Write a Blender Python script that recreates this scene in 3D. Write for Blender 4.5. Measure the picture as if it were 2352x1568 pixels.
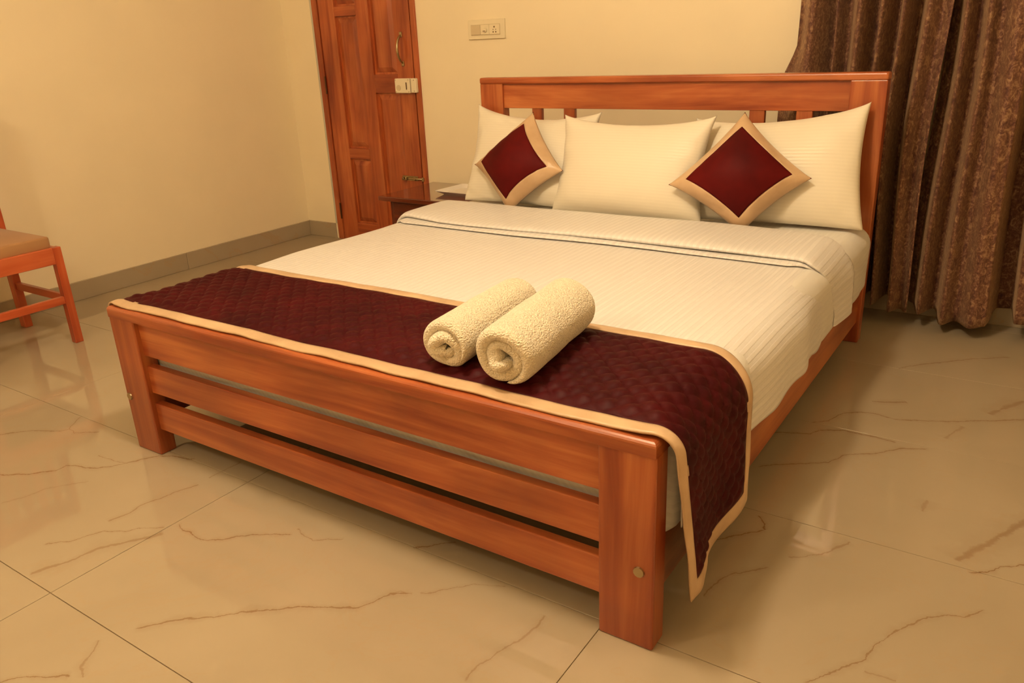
import bpy, bmesh, math, random
import numpy as np
from mathutils import Vector, Matrix

for o in list(bpy.data.objects):
    bpy.data.objects.remove(o, do_unlink=True)
scene = bpy.context.scene
COL = scene.collection
PI = math.pi

# ------------------------------------------------------------------ camera
FPX = 1824.2
cam_data = bpy.data.cameras.new('camera')
cam_data.sensor_width = 36.0
cam_data.lens = FPX / 2352.0 * 36.0
cam = bpy.data.objects.new('camera', cam_data)
COL.objects.link(cam)
CR = Vector((0.8317483, 0.55353585, -0.04234182))
CU = Vector((-0.16371542, 0.31744796, 0.93403643))
CF = Vector((-0.53046397, 0.7699512, -0.35465916))
m = Matrix((CR, CU, -CF)).transposed().to_4x4()
m.translation = Vector((1.4437, -1.2278, 1.2007))
cam.matrix_world = m
cam_data.clip_start = 0.02
scene.camera = cam

# ------------------------------------------------------------------ world, lights, exposure
world = bpy.data.worlds.new('night_room')
scene.world = world
world.use_nodes = True
world.node_tree.nodes['Background'].inputs[0].default_value = (1.0, 0.72, 0.42, 1)
world.node_tree.nodes['Background'].inputs[1].default_value = 0.0
scene.view_settings.view_transform = 'Standard'
scene.view_settings.look = 'None'
scene.view_settings.gamma = 1.0
scene.view_settings.use_curve_mapping = False
scene.view_settings.exposure = 0.0

LIGHT_COL = (1.0, 0.78, 0.51)
CEIL = 2.75
# (x, y, z, radiance) of the two globe ceiling lamps; the fixtures that give the light are built further down
LAMP_R = 0.11
LAMPS = [(-0.75, -2.10, 2.52, 114.0), (0.34, -0.06, 2.44, 214.0)]

# ------------------------------------------------------------------ node helpers
def new_mat(name):
    mt = bpy.data.materials.new(name); mt.use_nodes = True
    nt = mt.node_tree; b = nt.nodes['Principled BSDF']
    return mt, nt, b

class G:
    """tiny node graph helper"""
    def __init__(s, nt): s.nt = nt
    def n(s, t, **kw):
        nd = s.nt.nodes.new(t)
        for k, v in kw.items(): setattr(nd, k, v)
        return nd
    def link(s, a, b): s.nt.links.new(a, b)
    def put(s, sock, v):
        if v is None: return
        if hasattr(v, 'is_output'): s.link(v, sock)
        else: sock.default_value = v
    def math(s, op, a, b=None, c=None, clamp=False):
        nd = s.n('ShaderNodeMath', operation=op, use_clamp=clamp)
        s.put(nd.inputs[0], a); s.put(nd.inputs[1], b)
        if c is not None: s.put(nd.inputs[2], c)
        return nd.outputs[0]
    def vmath(s, op, a, b=None, out=0):
        nd = s.n('ShaderNodeVectorMath', operation=op)
        s.put(nd.inputs[0], a); s.put(nd.inputs[1], b)
        return nd.outputs[out]
    def noise(s, vec, scale, detail=3, rough=0.5, dist=0.0):
        nd = s.n('ShaderNodeTexNoise')
        s.put(nd.inputs['Vector'], vec); nd.inputs['Scale'].default_value = scale
        nd.inputs['Detail'].default_value = detail; nd.inputs['Roughness'].default_value = rough
        nd.inputs['Distortion'].default_value = dist
        return nd.outputs[0]
    def ramp(s, fac, stops):
        nd = s.n('ShaderNodeValToRGB')
        cr = nd.color_ramp
        while len(cr.elements) < len(stops): cr.elements.new(0.5)
        for e, (p, c) in zip(cr.elements, stops):
            e.position = p; e.color = (*c, 1) if len(c) == 3 else c
        s.put(nd.inputs[0], fac)
        return nd.outputs[0]
    def mix(s, fac, a, b, blend='MIX'):
        nd = s.n('ShaderNodeMix', data_type='RGBA', blend_type=blend)
        s.put(nd.inputs[0], fac)
        s.put(nd.inputs[6], a if hasattr(a, 'is_output') else (*a, 1))
        s.put(nd.inputs[7], b if hasattr(b, 'is_output') else (*b, 1))
        return nd.outputs[2]
    def bump(s, h, strength=0.2, dist=0.002):
        nd = s.n('ShaderNodeBump')
        nd.inputs['Strength'].default_value = strength; nd.inputs['Distance'].default_value = dist
        s.put(nd.inputs['Height'], h)
        return nd.outputs[0]
    def maprange(s, v, a, b, c, d, smooth=True):
        nd = s.n('ShaderNodeMapRange')
        if smooth: nd.interpolation_type = 'SMOOTHSTEP'
        s.put(nd.inputs[0], v)
        for i, q in enumerate((a, b, c, d)): s.put(nd.inputs[1 + i], q)
        return nd.outputs[0]

def obj_coords(g, scale=(1, 1, 1), rand=True):
    tc = g.n('ShaderNodeTexCoord')
    v = tc.outputs['Object']
    if rand:
        oi = g.n('ShaderNodeObjectInfo')
        off = g.vmath('SCALE', (13.1, 7.7, 9.3)); off.node.inputs[3].default_value = 1.0
        g.link(oi.outputs['Random'], off.node.inputs[3])
        v = g.vmath('ADD', v, off)
    mp = g.n('ShaderNodeMapping'); mp.inputs['Scale'].default_value = scale
    g.link(v, mp.inputs[0])
    return mp.outputs[0]

def wood(name, axis, light, mid, dark, rough=0.32, coat=0.25, coat_rough=0.22):
    mt, nt, b = new_mat(name); g = G(nt)
    sc = [9.0, 9.0, 9.0]; sc['xyz'.index(axis)] = 0.9
    v = obj_coords(g, tuple(sc))
    sc2 = [55.0, 55.0, 55.0]; sc2['xyz'.index(axis)] = 2.0
    v2 = obj_coords(g, tuple(sc2))
    n1 = g.noise(v, 1.0, 4, 0.55, 1.4)
    n2 = g.noise(v2, 1.0, 3, 0.6, 0.3)
    f = g.math('ADD', g.math('MULTIPLY', n1, 0.75), g.math('MULTIPLY', n2, 0.25))
    c = g.ramp(f, [(0.34, dark), (0.50, mid), (0.64, light)])
    v3 = obj_coords(g, (3.0, 3.0, 3.0))
    blot = g.ramp(g.noise(v3, 1.0, 2), [(0.35, (0.78, 0.72, 0.70)), (0.65, (1.08, 1.08, 1.08))])
    c = g.mix(1.0, c, blot, 'MULTIPLY')
    g.link(c, b.inputs['Base Color'])
    b.inputs['Roughness'].default_value = rough
    b.inputs['Coat Weight'].default_value = coat
    b.inputs['Coat Roughness'].default_value = coat_rough
    g.link(g.bump(f, 0.12, 0.0012), b.inputs['Normal'])
    return mt

BED_L, BED_M, BED_D = (0.52, 0.165, 0.050), (0.39, 0.095, 0.026), (0.24, 0.036, 0.009)
M = {}
for ax in 'xyz':
    M['wood_' + ax] = wood('bed_wood_' + ax, ax, BED_L, BED_M, BED_D)
    M['door_' + ax] = wood('door_wood_' + ax, ax, (0.56, 0.160, 0.048), (0.44, 0.100, 0.026), (0.25, 0.032, 0.008), 0.30, 0.35)
    M['night_' + ax] = wood('nightstand_wood_' + ax, ax, (0.20, 0.040, 0.012), (0.13, 0.020, 0.006), (0.07, 0.008, 0.003), 0.16, 1.0, 0.06)
    M['chair_' + ax] = wood('chair_wood_' + ax, ax, (0.62, 0.150, 0.055), (0.52, 0.098, 0.030), (0.36, 0.050, 0.013))

def plain(name, col, rough=0.5, metal=0.0, bump_scale=None, bump_strength=0.1, bump_dist=0.001, var=0.0, sheen=0.0):
    mt, nt, b = new_mat(name); g = G(nt)
    b.inputs['Roughness'].default_value = rough
    b.inputs['Metallic'].default_value = metal
    v = obj_coords(g)
    if var:
        c = g.ramp(g.noise(v, 3.0, 3), [(0.3, tuple(x * (1 - var) for x in col)), (0.7, tuple(min(1, x * (1 + var)) for x in col))])
        g.link(c, b.inputs['Base Color'])
    else:
        c = g.ramp(g.noise(v, 5.0, 2), [(0.3, tuple(x * 0.985 for x in col)), (0.7, col)])
        g.link(c, b.inputs['Base Color'])
    if bump_scale:
        g.link(g.bump(g.noise(v, bump_scale, 3), bump_strength, bump_dist), b.inputs['Normal'])
    if sheen:
        b.inputs['Sheen Weight'].default_value = sheen
        b.inputs['Sheen Roughness'].default_value = 0.4
    return mt

M['wall'] = plain('wall_paint', (0.91, 0.79, 0.555), 0.55, 0, 26.0, 0.10, 0.0012, 0.02)
M['ceiling'] = plain('ceiling_paint', (0.82, 0.76, 0.62), 0.7, 0, 30.0, 0.05, 0.001)
M['grout'] = plain('grout', (0.42, 0.27, 0.13), 0.7, 0, 60, 0.1)
M['metal'] = plain('brass_metal', (0.42, 0.33, 0.19), 0.30, 1.0, 60, 0.05)
M['darkmetal'] = plain('dark_metal', (0.12, 0.06, 0.03), 0.4, 0.8, 60, 0.05)
M['plastic'] = plain('cream_plastic', (0.84, 0.74, 0.52), 0.35)
M['plastic_dim'] = plain('aged_cream_plastic', (0.66, 0.55, 0.35), 0.4)
M['lock_enamel'] = plain('lock_enamel', (0.84, 0.74, 0.54), 0.35)
M['hole'] = plain('socket_hole', (0.20, 0.12, 0.05), 0.7)
M['putty'] = plain('door_edge_putty', (0.56, 0.52, 0.42), 0.7, 0, 30, 0.2, 0.001, 0.08)
M['ceramic'] = plain('white_ceramic', (0.85, 0.80, 0.75), 0.12)
M['seat'] = plain('tan_seat_fabric', (0.40, 0.21, 0.09), 0.85, 0, 350, 0.3, 0.0008, 0.06, 0.3)
M['ply'] = plain('plywood', (0.55, 0.40, 0.24), 0.7, 0, 40, 0.1)
M['lamp_frame'] = plain('lamp_frame_white', (0.85, 0.83, 0.78), 0.4)
for k_, lamp_ in enumerate(LAMPS):
    mt, nt, b = new_mat('lamp_globe_glass'); M['globe%d' % k_] = mt
    b.inputs['Base Color'].default_value = (0.9, 0.85, 0.75, 1)
    b.inputs['Emission Color'].default_value = (*LIGHT_COL, 1); b.inputs['Emission Strength'].default_value = lamp_[3]

# white satin-stripe bed linen: stripes follow the U coordinate of the cloth
def linen(name, stripe, col=(0.79, 0.765, 0.75), strength=0.35, contrast=0.955):
    mt, nt, b = new_mat(name); g = G(nt)
    uv = g.n('ShaderNodeUVMap'); uv.uv_map = 'UVMap'
    sep = g.n('ShaderNodeSeparateXYZ'); g.link(uv.outputs[0], sep.inputs[0])
    wv = g.math('SINE', g.math('MULTIPLY', sep.outputs[0], 2 * PI / stripe))
    st = g.maprange(wv, -0.35, 0.35, 0.0, 1.0)
    weave = g.noise(obj_coords(g), 900, 2)
    c = g.mix(st, tuple(x * contrast for x in col), col)
    g.link(c, b.inputs['Base Color'])
    g.link(g.maprange(st, 0, 1, 0.62, 0.42), b.inputs['Roughness'])
    crumple = g.noise(obj_coords(g, (1, 1, 1)), 9.0, 4, 0.55, 0.6)
    h = g.math('ADD', g.math('MULTIPLY', st, 0.5), g.math('ADD', g.math('MULTIPLY', weave, 0.15), g.math('MULTIPLY', crumple, 2.2)))
    g.link(g.bump(h, strength, 0.0022), b.inputs['Normal'])
    b.inputs['Sheen Weight'].default_value = 0.15
    return mt
M['linen'] = linen('striped_white_linen', 0.0235, strength=0.6, contrast=0.92)
M['linen_pillow'] = linen('pillow_linen', 0.012, (0.80, 0.735, 0.60), 0.08, 0.98)
M['mattress'] = linen('fitted_sheet_linen', 0.02, (0.80, 0.78, 0.74), 0.22)

mt, nt, b = new_mat('maroon_quilt'); g = G(nt); M['maroon'] = mt
v = obj_coords(g, rand=False)
c = g.ramp(g.noise(v, 8.0, 4, 0.6), [(0.3, (0.030, 0.0012, 0.003)), (0.7, (0.062, 0.0025, 0.004))])
g.link(c, b.inputs['Base Color']); b.inputs['Roughness'].default_value = 0.55
b.inputs['Specular IOR Level'].default_value = 0.12
b.inputs['Sheen Weight'].default_value = 0.07; b.inputs['Sheen Roughness'].default_value = 0.35
b.inputs['Sheen Tint'].default_value = (0.75, 0.22, 0.12, 1)
g.link(g.bump(g.noise(v, 420, 2), 0.25, 0.0006), b.inputs['Normal'])

mt, nt, b = new_mat('maroon_satin'); g = G(nt); M['maroon_satin'] = mt
v = obj_coords(g)
c = g.ramp(g.noise(v, 5.0, 3, 0.6), [(0.3, (0.060, 0.0025, 0.003)), (0.7, (0.115, 0.004, 0.004))])
g.link(c, b.inputs['Base Color']); b.inputs['Roughness'].default_value = 0.6
b.inputs['Specular IOR Level'].default_value = 0.10
g.link(g.bump(g.noise(obj_coords(g, (18, 18, 18)), 1.0, 3, 0.5, 0.8), 0.25, 0.004), b.inputs['Normal'])

mt, nt, b = new_mat('gold_satin'); g = G(nt); M['gold'] = mt
v = obj_coords(g)
c = g.ramp(g.noise(v, 9.0, 3), [(0.3, (0.50, 0.33, 0.19)), (0.7, (0.66, 0.46, 0.28))])
g.link(c, b.inputs['Base Color']); b.inputs['Roughness'].default_value = 0.36
b.inputs['Anisotropic'].default_value = 0.4
g.link(g.bump(g.noise(obj_coords(g, (26, 26, 26)), 1.0, 3, 0.5, 1.0), 0.35, 0.004), b.inputs['Normal'])

mt, nt, b = new_mat('terry_towel'); g = G(nt); M['terry'] = mt
v = obj_coords(g)
c = g.ramp(g.noise(v, 140.0, 3), [(0.25, (0.78, 0.67, 0.48)), (0.6, (0.88, 0.77, 0.58))])
g.link(c, b.inputs['Base Color']); b.inputs['Roughness'].default_value = 0.95
b.inputs['Sheen Weight'].default_value = 0.4
vo = g.n('ShaderNodeTexVoronoi'); vo.inputs['Scale'].default_value = 260.0; g.link(v, vo.inputs['Vector'])
h = g.math('ADD', g.math('MULTIPLY', vo.outputs[0], -1.0), g.math('MULTIPLY', g.noise(v, 130, 3), 1.3))
g.link(g.bump(h, 0.8, 0.0045), b.inputs['Normal'])

mt, nt, b = new_mat('curtain_damask'); g = G(nt); M['curtain'] = mt
v = obj_coords(g, (1, 1, 0.8), rand=False)
n1 = g.noise(v, 42.0, 5, 0.68, 1.2)
n2 = g.noise(v, 150.0, 3, 0.6)
f = g.math('ADD', g.math('MULTIPLY', n1, 0.72), g.math('MULTIPLY', n2, 0.28))
c = g.ramp(f, [(0.36, (0.045, 0.007, 0.008)), (0.50, (0.145, 0.057, 0.032)), (0.64, (0.355, 0.205, 0.105))])
g.link(c, b.inputs['Base Color']); b.inputs['Roughness'].default_value = 0.72
b.inputs['Sheen Weight'].default_value = 0.35; b.inputs['Sheen Tint'].default_value = (0.9, 0.6, 0.35, 1)
g.link(g.bump(f, 0.5, 0.002), b.inputs['Normal'])

# ---- polished marble tile: cream with traced brown veins laid out in room coordinates
VEINS = [
    ([(-1.174, -0.350), (-1.133, -0.336), (-1.058, -0.288), (-1.028, -0.258), (-1.000, -0.232), (-1.003, -0.198), (-0.982, -0.182), (-0.935, -0.172), (-0.900, -0.156), (-0.869, -0.125), (-0.844, -0.090), (-0.821, -0.041), (-0.787, -0.004), (-0.749, 0.018), (-0.702, 0.026), (-0.666, 0.041)], 0.0050, 0.90),
    ([(-0.978, -0.104), (-0.938, -0.103), (-0.877, -0.095), (-0.835, -0.090)], 0.0040, 0.60),
    ([(-1.451, -0.212), (-1.435, -0.195), (-1.376, -0.130), (-1.268, -0.071), (-1.255, -0.048), (-1.212, -0.056), (-1.136, -0.006)], 0.0060, 0.60),
    ([(-1.255, -0.048), (-1.275, -0.034), (-1.320, 0.024)], 0.0050, 0.50),
    ([(-0.953, -0.419), (-0.926, -0.369), (-0.916, -0.304), (-0.842, -0.213)], 0.0050, 0.35),
    ([(-0.576, -0.312), (-0.564, -0.252), (-0.572, -0.212), (-0.561, -0.166), (-0.545, -0.116), (-0.525, -0.051)], 0.0060, 0.55),
    ([(-0.625, -0.460), (-0.575, -0.417), (-0.546, -0.351), (-0.543, -0.342), (-0.488, -0.310), (-0.463, -0.282), (-0.406, -0.247)], 0.0040, 0.70),
    ([(-0.526, -0.552), (-0.512, -0.513), (-0.484, -0.457), (-0.481, -0.424), (-0.475, -0.392), (-0.447, -0.352), (-0.404, -0.298), (-0.384, -0.262)], 0.0130, 0.55),
    ([(-0.392, -0.216), (-0.353, -0.229), (-0.332, -0.224), (-0.293, -0.229), (-0.254, -0.223), (-0.221, -0.201), (-0.200, -0.170), (-0.152, -0.135), (-0.116, -0.116), (-0.074, -0.092)], 0.0045, 0.80),
    ([(-0.087, -0.065), (-0.045, -0.077), (-0.007, -0.079), (0.063, -0.034)], 0.0030, 0.60),
    ([(-0.109, -0.532), (-0.073, -0.490), (-0.033, -0.446), (0.020, -0.410), (0.060, -0.365), (0.092, -0.338), (0.127, -0.314), (0.159, -0.287), (0.195, -0.263), (0.248, -0.238), (0.281, -0.218), (0.299, -0.189), (0.314, -0.142), (0.363, -0.112)], 0.0060, 0.75),
    ([(-0.220, -0.784), (-0.202, -0.770), (-0.165, -0.732), (-0.116, -0.699), (-0.086, -0.684)], 0.0040, 0.80),
    ([(-0.059, -0.671), (-0.094, -0.656), (-0.107, -0.632), (-0.140, -0.586)], 0.0050, 0.50),
    ([(-0.526, -0.015), (-0.530, 0.008), (-0.528, 0.054), (-0.525, 0.102)], 0.0040, 0.50),
    ([(0.311, -0.147), (0.329, -0.123), (0.362, -0.117)], 0.0030, 0.50),
    ([(0.373, -0.107), (0.411, -0.071), (0.434, -0.041), (0.461, -0.014), (0.491, 0.002), (0.538, 0.019)], 0.0035, 0.50),
    ([(0.630, -0.268), (0.624, -0.242), (0.628, -0.211), (0.637, -0.188), (0.651, -0.137), (0.661, -0.109), (0.669, -0.064), (0.665, -0.013)], 0.0060, 0.50),
    ([(0.244, 0.028), (0.275, 0.054), (0.295, 0.081), (0.329, 0.103)], 0.0040, 0.90),
    ([(0.861, 0.330), (0.868, 0.413), (0.895, 0.447), (0.933, 0.489), (0.980, 0.548)], 0.0045, 0.80),
    ([(0.980, 0.548), (0.971, 0.576), (0.946, 0.603)], 0.0040, 0.90),
    ([(0.942, 0.219), (0.951, 0.293), (0.968, 0.330), (1.006, 0.364), (1.038, 0.399)], 0.0050, 0.60),
    ([(1.068, 0.463), (1.123, 0.503), (1.149, 0.546), (1.179, 0.600)], 0.0060, 0.50),
    ([(0.864, 0.848), (0.930, 0.903), (1.036, 0.971), (1.064, 1.039), (1.133, 1.087), (1.204, 1.163), (1.275, 1.202)], 0.0050, 0.70),
    ([(0.831, 1.081), (0.944, 1.132), (0.965, 1.173), (1.035, 1.202), (1.110, 1.204), (1.184, 1.198)], 0.0050, 0.80),
    ([(0.925, 1.207), (0.970, 1.248), (1.000, 1.329), (1.048, 1.366), (1.101, 1.373), (1.150, 1.358), (1.228, 1.390), (1.297, 1.422), (1.365, 1.465), (1.466, 1.525), (1.526, 1.574)], 0.0060, 0.70),
    ([(1.061, 1.463), (1.164, 1.512)], 0.0080, 0.60),
    ([(1.084, 1.803), (1.158, 1.889), (1.235, 1.958), (1.312, 2.030), (1.431, 2.113)], 0.0080, 0.50),
    ([(1.404, 0.642), (1.436, 0.707), (1.464, 0.759), (1.492, 0.819), (1.551, 0.945)], 0.0200, 0.55),
    ([(1.434, 0.607), (1.483, 0.644), (1.492, 0.665), (1.560, 0.717)], 0.0040, 0.90),
    ([(1.201, 0.073), (1.233, 0.122), (1.285, 0.190), (1.302, 0.254), (1.322, 0.310), (1.362, 0.370), (1.404, 0.426), (1.441, 0.438), (1.480, 0.488)], 0.0045, 0.70),
    ([(1.402, 1.538), (1.439, 1.612), (1.491, 1.703)], 0.0180, 0.50),
    ([(1.295, 0.167), (1.327, 0.171), (1.354, 0.172)], 0.0060, 0.40),
    ([(1.305, 1.293), (1.342, 1.411)], 0.0120, 0.35),
    ([(1.307, 0.831), (1.310, 0.897)], 0.0100, 0.40),
]

def marble(name, veins=None):
    mt, nt, b = new_mat(name); g = G(nt)
    geo = g.n('ShaderNodeNewGeometry')
    P = geo.outputs['Position']
    oi = g.n('ShaderNodeObjectInfo')
    base = g.ramp(g.noise(P, 1.6, 4, 0.5, 0.6), [(0.3, (0.372, 0.298, 0.200)), (0.7, (0.420, 0.341, 0.235))])
    # faint cloudy veining everywhere
    fv = g.math('ABSOLUTE', g.math('SUBTRACT', g.noise(P, 1.9, 6, 0.62, 0.9), 0.5))
    faint = g.maprange(fv, 0.0, 0.018 if veins is None else 0.012, 0.5 if veins is None else 0.16, 0.0)
    jit = g.n('ShaderNodeTexNoise'); jit.inputs['Scale'].default_value = 22.0
    jit.inputs['Detail'].default_value = 6; jit.inputs['Roughness'].default_value = 0.65; g.link(P, jit.inputs['Vector'])
    col = g.mix(faint, base, (0.42, 0.29, 0.16))
    if veins:
        jv = g.vmath('SUBTRACT', jit.outputs['Color'], (0.5, 0.5, 0.5))
        js = g.vmath('SCALE', jv); js.node.inputs[3].default_value = 0.026
        PJ = g.vmath('ADD', P, js)
        wn = g.maprange(g.noise(P, 13.0, 4, 0.65), 0.34, 0.66, 0.22, 1.3, False)
        total = None
        for pts, w, dark in veins:
            p0 = Vector(pts[0]); p1 = Vector(pts[-1]); L = (p1 - p0).length; u = (p1 - p0) / L; nrm = Vector((-u.y, u.x))
            sv = g.vmath('SUBTRACT', PJ, (p0.x, p0.y, 0))
            t = g.vmath('DOT_PRODUCT', sv, (u.x / L, u.y / L, 0), 1)
            d = g.vmath('DOT_PRODUCT', sv, (nrm.x, nrm.y, 0), 1)
            fc = g.n('ShaderNodeFloatCurve')
            cv = fc.mapping.curves[0]
            q = []
            for p in pts:
                r = Vector(p) - p0
                q.append((r.dot(u) / L, r.dot(nrm)))
            q.sort()
            cv.points[0].location = (0, 0.5); cv.points[1].location = (1, 0.5)
            for a, h in q[1:-1]:
                if 0.004 < a < 0.996: cv.points.new(a, 0.5 + h)
            for pt in cv.points: pt.handle_type = 'VECTOR'
            fc.mapping.update()
            g.link(t, fc.inputs['Value'])
            off = g.math('SUBTRACT', d, g.math('SUBTRACT', fc.outputs[0], 0.5))
            dist = g.math('ABSOLUTE', off)
            rel = g.math('DIVIDE', dist, g.math('MULTIPLY', wn, w))
            mk = g.math('MAXIMUM', g.maprange(rel, 0.1, 1.0, dark, 0.0), g.maprange(rel, 0.0, 4.5, dark * 0.22, 0.0))
            tt = g.math('MULTIPLY', g.maprange(t, 0.0, 0.03, 0, 1), g.maprange(t, 0.97, 1.0, 1, 0))
            mk = g.math('MULTIPLY', mk, tt)
            total = mk if total is None else g.math('MAXIMUM', total, mk)
        col = g.mix(total, col, (0.225, 0.125, 0.055))
    g.link(col, b.inputs['Base Color'])
    b.inputs['Roughness'].default_value = 0.035
    b.inputs['Specular IOR Level'].default_value = 0.5
    g.link(g.bump(g.noise(P, 3.0, 2), 0.01, 0.001), b.inputs['Normal'])
    return mt
M['marble'] = marble('polished_marble_tile', [])
M['marble_skirt'] = marble('marble_skirting')

# ------------------------------------------------------------------ mesh helpers
def link(name, me, mat, parent=None, loc=None, smooth=False):
    o = bpy.data.objects.new(name, me)
    if mat is not None and len(me.materials) == 0: me.materials.append(mat)
    if loc is not None: o.location = loc
    if parent is not None: o.parent = parent
    COL.objects.link(o)
    if smooth:
        me.polygons.foreach_set('use_smooth', [True] * len(me.polygons))
    return o

def tag(o, label=None, cat=None, group=None, kind=None):
    if label: o['label'] = label
    if cat: o['category'] = cat
    if group: o['group'] = group
    if kind: o['kind'] = kind
    return o

def empty(name, loc, label=None, cat=None, group=None, kind=None):
    o = bpy.data.objects.new(name, None); o.location = loc
    o.empty_display_size = 0.1
    COL.objects.link(o)
    return tag(o, label, cat, group, kind)

def rel(parent, c):
    if parent is None: return Vector(c)
    w = Vector(parent.location); p = parent.parent
    while p is not None:
        w += Vector(p.location); p = p.parent
    return Vector(c) - w

def box(name, x, y, z, mat, parent=None, bev=0.004, seg=2, edges=None):
    """axis-aligned box from (x0,x1),(y0,y1),(z0,z1) in world coordinates, bevelled"""
    c = Vector(((x[0] + x[1]) / 2, (y[0] + y[1]) / 2, (z[0] + z[1]) / 2))
    s = (x[1] - x[0], y[1] - y[0], z[1] - z[0])
    bm = bmesh.new(); bmesh.ops.create_cube(bm, size=1.0)
    for v in bm.verts: v.co = Vector((v.co.x * s[0], v.co.y * s[1], v.co.z * s[2]))
    if bev > 0:
        es = bm.edges[:] if edges is None else [e for e in bm.edges if edges(e)]
        bmesh.ops.bevel(bm, geom=es, offset=min(bev, min(s) * 0.45), segments=seg, affect='EDGES', profile=0.5)
    me = bpy.data.meshes.new(name); bm.to_mesh(me); bm.free()
    o = link(name, me, mat, parent, rel(parent, c))
    for p in me.polygons: p.use_smooth = False
    return o

def from_grid(name, pts, mat, parent=None, uv=None, close_u=False, smooth=True, mask=None, origin=None, solid=0.0, flip=False):
    """pts: array (nu, nv, 3) in world coordinates"""
    pts = np.asarray(pts, float); nu, nv = pts.shape[:2]
    c = Vector(origin) if origin is not None else Vector(pts.reshape(-1, 3).mean(0))
    verts = pts.reshape(-1, 3) - np.array(c)
    faces = []
    for i in range(nu if close_u else nu - 1):
        i2 = (i + 1) % nu
        for j in range(nv - 1):
            if mask is not None and not mask[i, j]: continue
            f = (i * nv + j, i2 * nv + j, i2 * nv + j + 1, i * nv + j + 1)
            faces.append(f[::-1] if flip else f)
    me = bpy.data.meshes.new(name)
    me.from_pydata(verts.tolist(), [], faces)
    if uv is not None:
        uvl = me.uv_layers.new(name='UVMap')
        uvf = np.asarray(uv, float).reshape(-1, 2)
        idx = np.empty(len(me.loops), int); me.loops.foreach_get('vertex_index', idx)
        uvl.data.foreach_set('uv', uvf[idx].ravel())
    bm = bmesh.new(); bm.from_mesh(me)
    bmesh.ops.delete(bm, geom=[v for v in bm.verts if not v.link_faces], context='VERTS')
    bm.to_mesh(me); bm.free(); me.update()
    o = link(name, me, mat, parent, rel(parent, c), smooth)
    if solid:
        md = o.modifiers.new('thickness', 'SOLIDIFY'); md.thickness = abs(solid); md.offset = -1 if solid > 0 else 1
    return o

def tube(name, path, r, mat, parent=None, n=10, smooth=True):
    path = [Vector(p) for p in path]
    rings = []
    up = Vector((0.13, 0.21, 0.97))
    for i, p in enumerate(path):
        t = (path[min(i + 1, len(path) - 1)] - path[max(i - 1, 0)]).normalized()
        a = t.cross(up)
        if a.length < 1e-3: a = t.cross(Vector((1, 0, 0)))
        a.normalize(); b2 = t.cross(a)
        rr = r[i] if isinstance(r, (list, tuple)) else r
        rings.append([p + (a * math.cos(k * 2 * PI / n) + b2 * math.sin(k * 2 * PI / n)) * rr for k in range(n)])
    c = sum(path, Vector()) / len(path)
    verts = [tuple(v - c) for rg in rings for v in rg]
    faces = [tuple(range(n))[::-1], tuple(range((len(path) - 1) * n, len(path) * n))]
    for i in range(len(path) - 1):
        for k in range(n):
            k2 = (k + 1) % n
            faces.append((i * n + k, i * n + k2, (i + 1) * n + k2, (i + 1) * n + k))
    me = bpy.data.meshes.new(name); me.from_pydata(verts, [], faces)
    bm = bmesh.new(); bm.from_mesh(me); bmesh.ops.recalc_face_normals(bm, faces=bm.faces[:]); bm.to_mesh(me); bm.free()
    o = link(name, me, mat, parent, rel(parent, c), False)
    for p in me.polygons: p.use_smooth = smooth and len(p.vertices) == 4
    return o

rng = np.random.default_rng(7)
def vnoise(shape_pts, scale, seed=0, octaves=3):
    """smooth sum-of-sines noise in [-1,1] over an (...,2|3) array"""
    r = np.random.default_rng(seed)
    p = np.asarray(shape_pts, float)
    out = np.zeros(p.shape[:-1]); tot = 0; f = 1.0
    for o_ in range(octaves):
        for _ in range(5):
            k = r.normal(size=p.shape[-1]); k /= np.linalg.norm(k)
            out += np.sin((p @ k) * scale * f * r.uniform(0.7, 1.4) + r.uniform(0, 6.28)) / 5 / f
        tot += 1 / f; f *= 2.1
    return out / tot * 1.6

# ------------------------------------------------------------------ the room
XL, XR, YB, YF = -2.765, 2.65, 2.485, -3.3
WT = 0.12
DX0, DX1, DTOP = -2.480, -1.668, 2.06
def multi_box(name, boxes, mat):
    bm = bmesh.new()
    for x, y, z in boxes:
        r = bmesh.ops.create_cube(bm, size=1.0)
        for v in r['verts']:
            v.co = Vector((x[0] if v.co.x < 0 else x[1], y[0] if v.co.y < 0 else y[1], z[0] if v.co.z < 0 else z[1]))
    me = bpy.data.meshes.new(name); bm.to_mesh(me); bm.free()
    return link(name, me, mat)
# the back wall is one piece with the door opening left out
tag(multi_box('wall_back', [((XL - WT, DX0), (YB, YB + WT), (0, CEIL)), ((DX1, XR + WT), (YB, YB + WT), (0, CEIL)),
    ((DX0, DX1), (YB, YB + WT), (DTOP + 0.06, CEIL))], M['wall']), 'cream painted wall behind the bed and door', 'wall', kind='structure')
tag(box('wall_left', (XL - WT, XL), (YF - WT, YB), (0, CEIL), M['wall'], bev=0), 'cream painted plain wall behind the chair', 'wall', kind='structure')
tag(box('wall_right', (XR, XR + WT), (YF - WT, YB), (0, CEIL), M['wall'], bev=0), 'cream painted wall past the curtains', 'wall', kind='structure')
tag(box('wall_front', (XL, XR), (YF - WT, YF), (0, CEIL), M['wall'], bev=0), 'cream painted wall facing the bed foot', 'wall', kind='structure')
tag(box('ceiling', (XL - WT, XR + WT), (YF - WT, YB + WT), (CEIL, CEIL + 0.1), M['ceiling'], bev=0), 'pale plain plaster ceiling', 'ceiling', kind='structure')

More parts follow.
